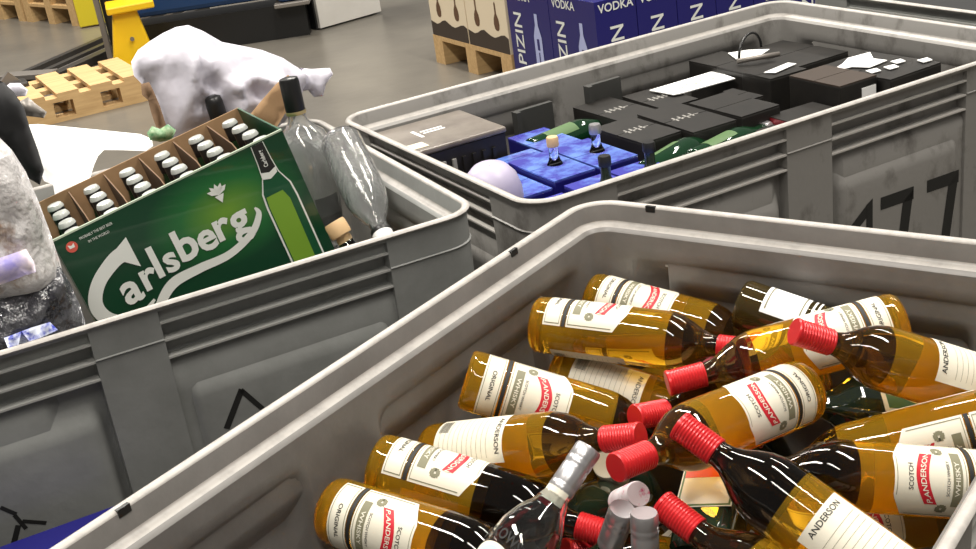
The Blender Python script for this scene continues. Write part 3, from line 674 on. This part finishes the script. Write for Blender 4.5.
for k in range(1, 6):
    g = MB(); x = CW*k/6; g.add([(x-.001, .02, -CH), (x-.001, CDp-.004, -CH), (x-.001, CDp-.004, -.004), (x-.001, .10, -.012), (x-.001, .02, -.045), (x+.001, .02, -CH), (x+.001, CDp-.004, -CH), (x+.001, CDp-.004, -.004), (x+.001, .10, -.012), (x+.001, .02, -.045)],
          [(0, 1, 2, 3, 4), (9, 8, 7, 6, 5), (0, 5, 6, 1), (1, 6, 7, 2), (2, 7, 8, 3), (3, 8, 9, 4), (4, 9, 5, 0)]); g.build('divider', 'cardred', ct, fixn=True)
for k in range(1, 4):
    g = MB(); g.box((.004, CDp*k/4-.001, -CH), (CW-.004, CDp*k/4+.001, -.055)); g.build('divider', 'cardred', ct)
def onf(x, z, d=.0): return (x, -.0007-d, z)
# glow of lighter green print behind the lettering is printed on the board
g = MB(); cx, cz = .265, -.075
def fan(mb, cx, cz, rx, rz, mi, d, n=28, skew=0):
    mb.add([onf(cx, cz, d)]+[onf(min(max(cx+rx*cos(2*pi*k/n)+skew*sin(2*pi*k/n), .002), CW-.002), min(cz+rz*sin(2*pi*k/n), -.004), d) for k in range(n)], [(0, 1+k, 1+(k+1) % n) for k in range(n)], mi)
# radial print: procedural material on the front panel
def green_print():
    m = mat('green_beer_print', (.004, .075, .028), .35, coat=.3); nt = m.node_tree; b_ = nt.nodes['Principled BSDF']
    tc = nt.nodes.new('ShaderNodeTexCoord'); mp = nt.nodes.new('ShaderNodeMapping'); mp.inputs['Location'].default_value = (-.262*7, 0, .082*11); mp.inputs['Scale'].default_value = (7, 7, 11)
    gr = nt.nodes.new('ShaderNodeTexGradient'); gr.gradient_type = 'SPHERICAL'; rp = nt.nodes.new('ShaderNodeValToRGB')
    rp.color_ramp.elements[0].position = 0; rp.color_ramp.elements[0].color = (.003, .045, .018, 1); rp.color_ramp.elements[1].position = .95; rp.color_ramp.elements[1].color = (.13, .28, .02, 1)
    e = rp.color_ramp.elements.new(.45); e.color = (.012, .13, .03, 1)
    nt.links.new(tc.outputs['Object'], mp.inputs[0]); nt.links.new(mp.outputs[0], gr.inputs[0]); nt.links.new(gr.outputs[0], rp.inputs[0]); nt.links.new(rp.outputs[0], b_.inputs['Base Color'])
    return m
fp.data.materials[0] = green_print()
def poly2(mb, pts, mi, d):
    r = geometry.tessellate_polygon([[Vector((x, z, 0)) for x, z in pts]]); mb.add([onf(x, z, d) for x, z in pts], [tuple(t) for t in r], mi)
def smooth_path(pts, n=8):
    out = []
    for i in range(len(pts)-1):
        p0 = pts[max(i-1, 0)]; p1 = pts[i]; p2 = pts[i+1]; p3 = pts[min(i+2, len(pts)-1)]
        for k in range(n):
            t = k/n; out.append(tuple(.5*((2*p1[j])+(-p0[j]+p2[j])*t+(2*p0[j]-5*p1[j]+4*p2[j]-p3[j])*t*t+(-p0[j]+3*p1[j]-3*p2[j]+p3[j])*t**3) for j in range(len(p1))))
    return out+[tuple(pts[-1])]
def LX(x): return .295+(x-.295)*1.19
def ribbon(mb, path, mi, d, sc=1):
    P = [(LX(x), z, w_*1.1) for x, z, w_ in smooth_path(path)]; vs = []
    for i, (x, z, w_) in enumerate(P):
        a = Vector(P[max(i-1, 0)][:2]); b_ = Vector(P[min(i+1, len(P)-1)][:2]); t = (b_-a).normalized(); n_ = Vector((-t.y, t.x))
        vs += [onf(x+n_.x*w_*sc/2, z+n_.y*w_*sc/2, d), onf(x-n_.x*w_*sc/2, z-n_.y*w_*sc/2, d)]
    mb.add(vs, [(2*i, 2*i+1, 2*i+3, 2*i+2) for i in range(len(P)-1)], mi)
g = MB()
for sc_, mi, d in ((0, 0, .0),):
    ribbon(g, [(.122, -.068, .024), (.104, -.072, .022), (.075, -.092, .020), (.058, -.120, .020), (.060, -.148, .020), (.078, -.168, .017), (.105, -.172, .010), (.128, -.160, .004)], 0, .0006)
    poly2(g, [(LX(a), b_) for a, b_ in ((.132, -.046), (.132, -.100), (.118, -.084), (.100, -.064))], 0, .0007)
    ribbon(g, [(.118, -.196, .012), (.132, -.172, .014), (.160, -.150, .016), (.200, -.148, .014), (.245, -.150, .012), (.285, -.135, .011), (.305, -.112, .009), (.304, -.098, .003)], 0, .0006)
for ch, x, z, s in (('a', .106, -.126, .068), ('r', .133, -.120, .064), ('l', .151, -.108, .070), ('s', .170, -.112, .060), ('b', .197, -.103, .070), ('e', .226, -.106, .064), ('r', .250, -.101, .066), ('g', .277, -.104, .068)):
    vs, fs = text_geo(ch, .028); g.add([onf(LX(x)+v.x*s*1.06, z+v.y*s*1.08, .0008) for v in vs], fs, 0)
# the small hop leaf above
for k in range(5):
    a = pi/2+(k-2)*.55; c_ = (.262+.011*cos(a), -.048+.008*sin(a)); poly2(g, [(c_[0]+.008*cos(a), c_[1]+.008*sin(a)), (c_[0]+.004*cos(a+1.6), c_[1]+.004*sin(a+1.6)), (.262, -.052), (c_[0]+.004*cos(a-1.6), c_[1]+.004*sin(a-1.6))], 0, .0008)
poly2(g, [(.254, -.052), (.270, -.052), (.262, -.066)], 0, .0008)
g.build('brand_lettering', ['whiteprint'], fp)
g = MB(); fan(g, .022, -.022, .009, .009, 0, .0006); 
for k, L_ in ((0, .052), (1, .044)):
    vs, fs = text_geo('PROBABLY THE BEST BEER' if k == 0 else 'IN THE WORLD', .0); g.add([onf(.065+v.x*.0062*(.75 if k == 0 else .8), -.016-.010*k+v.y*.0062, .0006) for v in vs], fs, 1)
poly2(g, [(.018, -.024), (.026, -.024), (.027, -.017), (.022, -.020), (.017, -.017)], 1, .0009)
g.build('small_emblem', ['redprint', 'whiteprint'], fp)
# the printed bottle at the right
def bpoly(s, ox=.352, tx=.0):
    L_ = [(-.010, -.004), (-.0115, -.035), (-.014, -.060), (-.024, -.085), (-.026, -.11), (-.026, -.239)]
    pts = [(ox+x*s, z) for x, z in L_]+[(ox-x*s, z) for x, z in reversed(L_)]; return pts
g = MB(); poly2(g, bpoly(1.12), 0, .0006); poly2(g, bpoly(1.0), 1, .0009)
poly2(g, [(.3425, -.004), (.3415, -.035), (.339, -.056), (.365, -.056), (.3625, -.035), (.3615, -.004)], 3, .0011)
poly2(g, [(.330, -.092), (.328, -.11), (.328, -.239), (.364, -.239), (.366, -.11), (.360, -.092)], 2, .0011)
poly2(g, [(.337, -.050), (.3375, -.062), (.350, -.066), (.364, -.060), (.366, -.050), (.352, -.055)], 0, .0014)
vs, fs = text_geo('Carlsberg', .02); g.add([onf(.352-v.y*.010, -.030+v.x*.0075, .0013) for v in vs], fs, 0)
g.build('printed_bottle', ['whiteprint', 'green', 'limeprint', 'ink'], fp)
# 24 beer bottles
bb = {}
b = MB(); b.lathe([(.026, 0), (.030, .005), (.0302, .12), (.027, .145), (.018, .17), (.0132, .19), (.0128, .222)], 20); bb['glass_body'] = (b, ['greenglass'], 1)
b = MB(); b.lathe([(.0133, .195), (.0136, .196), (.0136, .221), (.0128, .222)], 20); bb['neck_foil'] = (b, ['black'], 1)
b = MB(); b.lathe([(.0125, .221), (.0148, .222), (.0138, .2265), (.0118, .2295), (.006, .2305)], 20); bb['crown_cap'] = (b, ['capsilver'], 40)
b0 = None; rn = ('front', 'second', 'third', 'rear'); cn = ('first', 'second', 'third', 'fourth', 'fifth', 'last')
for c_ in range(6):
    for r_ in range(4):
        mx = CM @ Matrix.Translation((CW*(c_+.5)/6+.001, CDp*(r_+.5)/4+.001, -CH+.0035))
        lb = 'green beer bottle with white crown cap, %s column from the left, %s row' % (cn[c_], rn[r_])
        if b0 is None: b0 = bottle_from(bb, 'beer_bottle', lb, 'beer bottles in the green carton', mx)
        else: q = copy_tree(b0); q.matrix_world = mx; q['label'] = lb
# support under the tilted carton and the other bottles
box_thing('shipping_carton', 'brown carton at the bottom of the left bin beneath the beer', 'box', yawm(P2(PB, -.42, .38, -.25), PB[2]), .44, .50, .33, 'card')
# ---------------------------------------------------------------- clear bottles in the left bin
def hollow(prof, n=32, t=.003):
    b = MB(); o = prof; inn = [(max(r-t, .0015), z+(t*2 if i == 0 else (t if z < .02 else 0))) for i, (r, z) in enumerate(prof)]
    b.lathe(o, n, cap=False); k0 = len(b.v); b.lathe(list(reversed(inn)), n, cap=False)
    b.f.append(tuple(reversed(range(n)))); b.m.append(0); b.f.append(tuple(range(len(b.v)-n, len(b.v)))); b.m.append(0)
    e = n*(len(o)-1)
    for k in range(n): b.f.append((e+k, e+(k+1) % n, k0+(k+1) % n, k0+k)); b.m.append(0)
    return b
PV = [(.030, .004), (.036, 0), (.039, .006), (.042, .06), (.050, .13), (.055, .175), (.053, .20), (.042, .225), (.026, .238), (.0175, .250), (.0155, .262), (.0150, .300)]
pm = {'glass_body': (hollow(PV), ['wavyglass'], 1)}
b = MB(); b.lathe([(.0172, .264), (.0178, .266), (.0178, .322), (.0165, .327), (.010, .329)], 28); pm['cap'] = (b, ['black'], 35)
b = MB(); b.lathe([(.0182, .262), (.0184, .2625), (.0184, .268), (.0182, .2685)], 28, cap=False); pm['gold_band'] = (b, ['goldfoil'], 1)
b = MB(); lab_patch(b, .0405, .04, .11, -R_(40), R_(40), 0); pm['back_label'] = (b, ['ink'], 1)
base = P2(PB, -.142, .41, -.150)
bottle_from(pm, 'vodka_bottle', 'tall clear bottle with black cap standing right of the beer carton', None, aim(base, base+Vector((-.01, .01, .33)), R_(0)))
PW = [(.027, .004), (.034, 0), (.038, .008), (.039, .10), (.038, .14), (.033, .165), (.024, .185), (.016, .20), (.0145, .24)]
pw = {'glass_body': (hollow(PW), ['cutglass'], 1)}
b = MB(); b.lathe([(.0160, .215), (.0185, .217), (.0180, .250), (.0165, .254)], 28); pw['cap'] = (b, ['white'], 35)
b = MB(); b.lathe([(.0187, .216), (.0189, .2165), (.0189, .224), (.0187, .2245)], 28, cap=False); pw['cap_ring'] = (b, ['black'], 1)
A = P2(PB, -.085, .39, .055); B = P2(PB, -.100, .20, -.080); B = A+(B-A).normalized()*.254
bottle_from(pw, 'cut_glass_bottle', 'patterned clear glass bottle lying with its white cap towards the near corner', None, aim(A, B, 0))
pq = {'glass_body': (hollow([(.03, .004), (.038, 0), (.041, .008), (.041, .09), (.036, .115), (.022, .135), (.014, .148), (.0135, .19)]), ['clear'], 1)}
b = MB(); b.lathe([(.0118, .18), (.0118, .192), (.0175, .193), (.0185, .198), (.0185, .214), (.0170, .219)], 28); pq['stopper'] = (b, ['cork'], 35)
A = P2(PB, -.165, .12, -.22); B = P2(PB, -.215, .215, -.03)
B2 = at(335, 224, -.02); A2 = B2+(A-B).normalized()*.215
bottle_from(pq, 'stoppered_bottle', 'clear bottle with a pale wooden stopper below the tall bottle', None, aim(A2, B2, 0))
b = MB(); b.lathe([(.028, 0), (.031, .005), (.031, .15), (.026, .175), (.014, .20), (.0135, .24)], 26); wd = {'glass_body': (b, ['darkglass'], 1)}
b = MB(); b.lathe([(.0150, .215), (.0170, .217), (.0170, .262), (.0150, .272), (.008, .276)], 26); wd['cap'] = (b, ['black'], 1)
tp = atd(212, 96, (P2(PB, -.20, .60, .1)-CAM).dot(F))
bottle_from(wd, 'dark_bottle', 'dark bottle with rounded black cap in front of the white bag', None, aim(tp+Vector((.02, .02, -.274)), tp, 0))
# blue sack between the left and front bins
root = box_thing('blue_carton', 'dark blue carton with white print wedged between left and front bins', 'box', yawm(P2(PB, -.86, -.098, -.262), PB[2]), .44, .12, .40, 'bluebox')
f = MB(); put_text(f, 'VODKA', lambda x, y: (x+.10, y-.032, .4006), .035, 0, bold=.02); f.build('printed_word', 'white', root)
# ---------------------------------------------------------------- background
YC = PC[2]
def pallet(label, mx, L_=1.2, D_=.8, group=None):
    root = empty('wooden_pallet', label, 'pallet', mx, group)      # origin: a bottom corner
    nd_ = 7 if L_ > .7 else 4
    for i in range(nd_):
        x = i*(L_-.11)/(nd_-1); MB().box((x, 0, .122), (x+.11, D_, .144)).build('deck_board', 'wood', root)
    for y in (0, (D_-.1)/2, D_-.1): MB().box((0, y, .10), (L_, y+.1, .122)).build('stringer_board', 'wood', root)
    for y in (0, (D_-.1)/2, D_-.1): MB().box((0, y, 0), (L_, y+.1, .022)).build('bottom_board', 'wood', root)
    for x in (0, (L_-.14)/2, L_-.14):
        for y in (0, (D_-.1)/2, D_-.1): MB().box((x, y, .022), (x+.14, y+.1, .10)).build('block', 'wood', root)
    return root
vC = Vector((-sin(YC), cos(YC), 0)); uC = Vector((cos(YC), sin(YC), 0))
P0 = Vector((-.10, 6.28, 0))
pc = P0 - vC*.8
pallet('wooden pallet carrying the cream cartons', yawm(pc, YC))
for k in range(2):
    for j in range(3):
        r = empty('cream_carton', 'cream carton with dark bottle pictures, %s, %s from its left end' % (('nearer the blue cartons', 'farther from the blue cartons')[k], ('first', 'second', 'third')[j]), 'carton', yawm(pc+vC*.40*k+uC*.39*j+Vector((0, 0, .144)), YC), 'cream cartons on the pallet')
        MB().box((.002, .003, 0), (.385, .395, .34)).build('body', 'cream', r, bevel=.002)
        if j == 0:
            f = MB(); n = 12; top = [.062, .074, .070, .060, .052, .056, .066, .078, .072, .058, .050, .056, .062]
            vs = []
            for i in range(n+1): vs += [(.0012, .004+.39*i/n, .001), (.0012, .004+.39*i/n, top[i]+.012)]
            f.add(vs, [(2*i, 2*i+1, 2*i+3, 2*i+2) for i in range(n)]); f.build('dark_band', 'brownblack', r)
            for q in range(2):
                f = MB(); c_ = .10+.19*q
                pr = [(0, .235), (.007, .225), (.007, .18), (.022, .155), (.026, .13), (.020, .108), (.008, .10), (-.008, .10), (-.020, .108), (-.026, .13), (-.022, .155), (-.007, .18), (-.007, .225)]
                f.add([(.0012, c_+a, b_) for a, b_ in pr], [tuple(range(len(pr)))]); f.build('bottle_picture', 'brownprint', r)
cb = Vector((.57, 4.90, 0))
for i in range(2):
    for j in range(8):
        r = empty('vodka_carton', 'dark blue vodka carton, %s from the near corner, %s row' % (('first', 'second', 'third', 'fourth', 'fifth', 'sixth', 'seventh', 'eighth')[j], ('front', 'rear')[i]), 'carton', yawm(cb+vC*.36*i+uC*.20*j, YC), 'blue vodka cartons behind the numbered bin')
        MB().box((.001, .001, 0), (.198, .358, .455)).build('body', 'bluebox', r, bevel=.002)
        if j == 0:      # the long side, seen from the left
            f = MB(); put_text(f, 'VODKA', lambda x, y: (-.0006, .24-x, .422+y), .050, 0, bold=.015)
            f.build('printed_word', 'whiteprint', r)
            f = MB(); put_text(f, 'PIZIN', lambda x, y: (-.0006, .27+y, .235+x), .095, 0, bold=.01, wide=1.05); f.build('brand_lettering', 'whiteprint', r)
            f = MB(); c_ = .115; pr = [(-.012, .36), (.012, .36), (.012, .31), (.032, .26), (.034, .08), (-.034, .08), (-.032, .26), (-.012, .31)]
            f.add([(-.0006, c_+a, b_) for a, b_ in pr], [tuple(range(8))]); f.add([(-.0009, c_-.010, .20), (-.0009, c_+.010, .20), (-.0009, c_+.010, .25), (-.0009, c_-.010, .25)], [(0, 1, 2, 3)], 1); f.add([(-.0009, c_-.005, .09), (-.0009, c_+.005, .09), (-.0009, c_+.005, .19), (-.0009, c_-.005, .19)], [(0, 1, 2, 3)], 1)
            f.build('bottle_picture', ['palebottle', 'bluebox'], r)
        if i == 0:
            f = MB(); put_text(f, 'VODKA', lambda x, y: (.10+x, -.0006, .422+y), .048, 0, bold=.015); f.build('printed_word', 'whiteprint', r)
            f = MB(); put_text(f, 'PIZIN', lambda x, y: (.10-y, -.0006, .235+x), .090, 0, bold=.01, wide=1.05); f.build('brand_lettering', 'whiteprint', r)
# left background: pallet, truck, rails
pallet('loose wooden pallet on the floor left of the yellow truck column', yawm(Vector((-1.60, 6.38, 0)) - uC*.62, YC), L_=.62, D_=.6)
r = empty('pallet_truck', 'yellow pallet truck column with a flat top plate', 'truck', yawm((-1.77, 6.98, 0), .25))
g = MB(); g.add([(-.15, 0, 0), (.12, 0, 0), (.12, .25, 0), (-.15, .25, 0), (-.07, .03, .37), (.06, .03, .37), (.06, .20, .37), (-.07, .20, .37)], [(3, 2, 1, 0), (4, 5, 6, 7), (0, 1, 5, 4), (1, 2, 6, 5), (2, 3, 7, 6), (3, 0, 4, 7)]); g.build('column', 'yellow', r, bevel=.01)
g = MB(); g.box((-.10, -.02, .37), (.16, .26, .41)); g.build('top_plate', 'yellow', r, bevel=.008)
g = MB(); g.lathe([(.012, 0), (.012, .01)], 12); o = g.build('bolt', 'steel2', r); o.matrix_local = Matrix.Translation((0, .008, .22)) @ Matrix.Rotation(pi/2, 4, 'X')
r = empty('steel_track', 'dark steel track lying on the floor at upper left', 'rail', frame((-2.62, 7.25, 0), (.34, .94, 0)))
for k, (y0, y1, h, m) in enumerate(((-.02, .03, .05, 'steel'), (-.12, -.02, .02, 'steel2'), (-.17, -.12, .05, 'steel'), (-.25, -.17, .03, 'steel2'), (-.32, -.25, .05, 'steel'))):
    MB().box((-1.0, y0, 0), (1.9, y1, h)).build('rail' if m == 'steel' else 'filler_strip', m, r, bevel=.003)
MB().box((-.05, -.34, .05), (.06, .0, .08)).build('cross_plate', 'steel2', r, bevel=.004)
r = empty('drive_unit', 'small black mechanism between the steel track and loose pallet', 'machine', yawm((-2.34, 6.42, 0), YC))
MB().box((-.24, 0, .02), (.13, .14, .17)).build('housing', 'steel', r, bevel=.01)
g = MB(); g.lathe([(.022, 0), (.022, .012), (.015, .018)], 16); o = g.build('bolt', 'silver', r, smooth=40); o.matrix_local = Matrix.Translation((.02, 0, .11)) @ Matrix.Rotation(pi/2, 4, 'X')
g = MB(); g.prism([(-.02, .17), (.10, .17), (.05, .23)], .05, .09); g.build('bracket', 'steel2', r)
for k in range(2):
    for q in range(2): pallet('wooden pallet at the far upper left, %s of the %s stack' % (('bottom', 'top')[k], ('near', 'rear')[q]), yawm(Vector((-2.66, 9.10, .144*k))+Vector((-sin(.75), cos(.75), 0))*.84*q, .75), L_=.8, D_=.8, group='stacked pallets far away')
r = empty('yellow_crate', 'yellow sheet sided crate before the far pallets', 'crate', yawm((-2.62, 8.98, 0), .15))
MB().box((0, 0, .01), (.38, .06, .6)).build('front_sheet', 'yellow2', r, bevel=.004)
MB().box((.38, 0, 0), (.395, .08, .6)).build('corner_post', 'steel', r)
# blue machine and a black block standing in for the shade beneath
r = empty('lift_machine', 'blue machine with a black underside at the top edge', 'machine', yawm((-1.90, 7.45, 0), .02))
MB().box((0, 0, .25), (.90, .3, 1.1)).build('blue_body', 'navy', r, bevel=.03)
MB().box((.90, -.02, .22), (1.08, .3, 1.1)).build('side_body', 'navy', r, bevel=.03)
MB().box((.88, -.05, .195), (1.09, .28, .22)).build('step_plate', 'steel2', r, bevel=.005)
MB().box((.02, .04, .0), (1.05, .3, .20)).build('shade_block', 'black', r)
MB().box((-.16, .0, 0), (-.13, .03, 1.0)).build('mast', 'steel2', r)
MB().box((-.13, .02, 0), (0, .3, .7)).build('battery_box', 'black', r, bevel=.02)
r = empty('white_cabinet', 'pale grey white panel standing on the floor at the top', 'cabinet', frame((-.79, 7.60, 0), (.36, .27, 0)))
MB().box((0, 0, .01), (.46, .03, .9)).build('front_panel', 'offwhite', r, bevel=.003)
MB().box((-.01, .03, 0), (.44, .18, .9)).build('body', 'black', r)
# black block added to paint the shade inside the right edge bin
b = MB(); b.box((.06, .06, -.30), (1.12, .74, -.045)); o = b.build('shade_filler', 'blackcloth', mx=binD.matrix_world, bevel=.03); tag(o, 'flat black cover lying inside the bin at the far right edge', 'cover')
# ---------------------------------------------------------------- floor and light
b = MB(); b.add([(-30, -8, 0), (30, -8, 0), (30, 45, 0), (-30, 45, 0)], [(0, 1, 2, 3)])
tag(b.build('floor', 'floor'), 'grey polished concrete warehouse floor', None, kind='structure')
w = bpy.data.worlds.new('world'); SC.world = w; w.use_nodes = True
w.node_tree.nodes['Background'].inputs[0].default_value = (1, .97, .93, 1); w.node_tree.nodes['Background'].inputs[1].default_value = .16
def strip(x, y, z, sx, sy, rot, e, col=(1, .95, .87)):
    l = bpy.data.lights.new('ceiling_and_fill_strip', 'AREA'); l.shape = 'RECTANGLE'; l.size = sx; l.size_y = sy; l.energy = e; l.color = col
    o = bpy.data.objects.new('ceiling_and_fill_strip', l); COL.objects.link(o); o.location = (x, y, z); o.rotation_euler = (0, 0, rot)
for (x, y, e) in ((-1.6, 1.4, 235), (2.2, 1.8, 235), (.3, 5.5, 225), (-3.8, 7.6, 430), (4, 6.5, 170), (-1.0, 10, 170), (0.2, -1.6, 120)):  # the last, behind the camera, is an added fill for the near faces
    strip(x, y, 5.2, .35, 3.0, .43, e)
SC.view_settings.view_transform = 'Standard'; SC.view_settings.look = 'None'; SC.view_settings.gamma = 1; SC.view_settings.use_curve_mapping = False
SC.view_settings.exposure = 0.0
SC.cycles.use_denoising = True; SC.cycles.max_bounces = 14; SC.cycles.transmission_bounces = 12; SC.cycles.caustics_refractive = True; SC.cycles.sample_clamp_indirect = 6
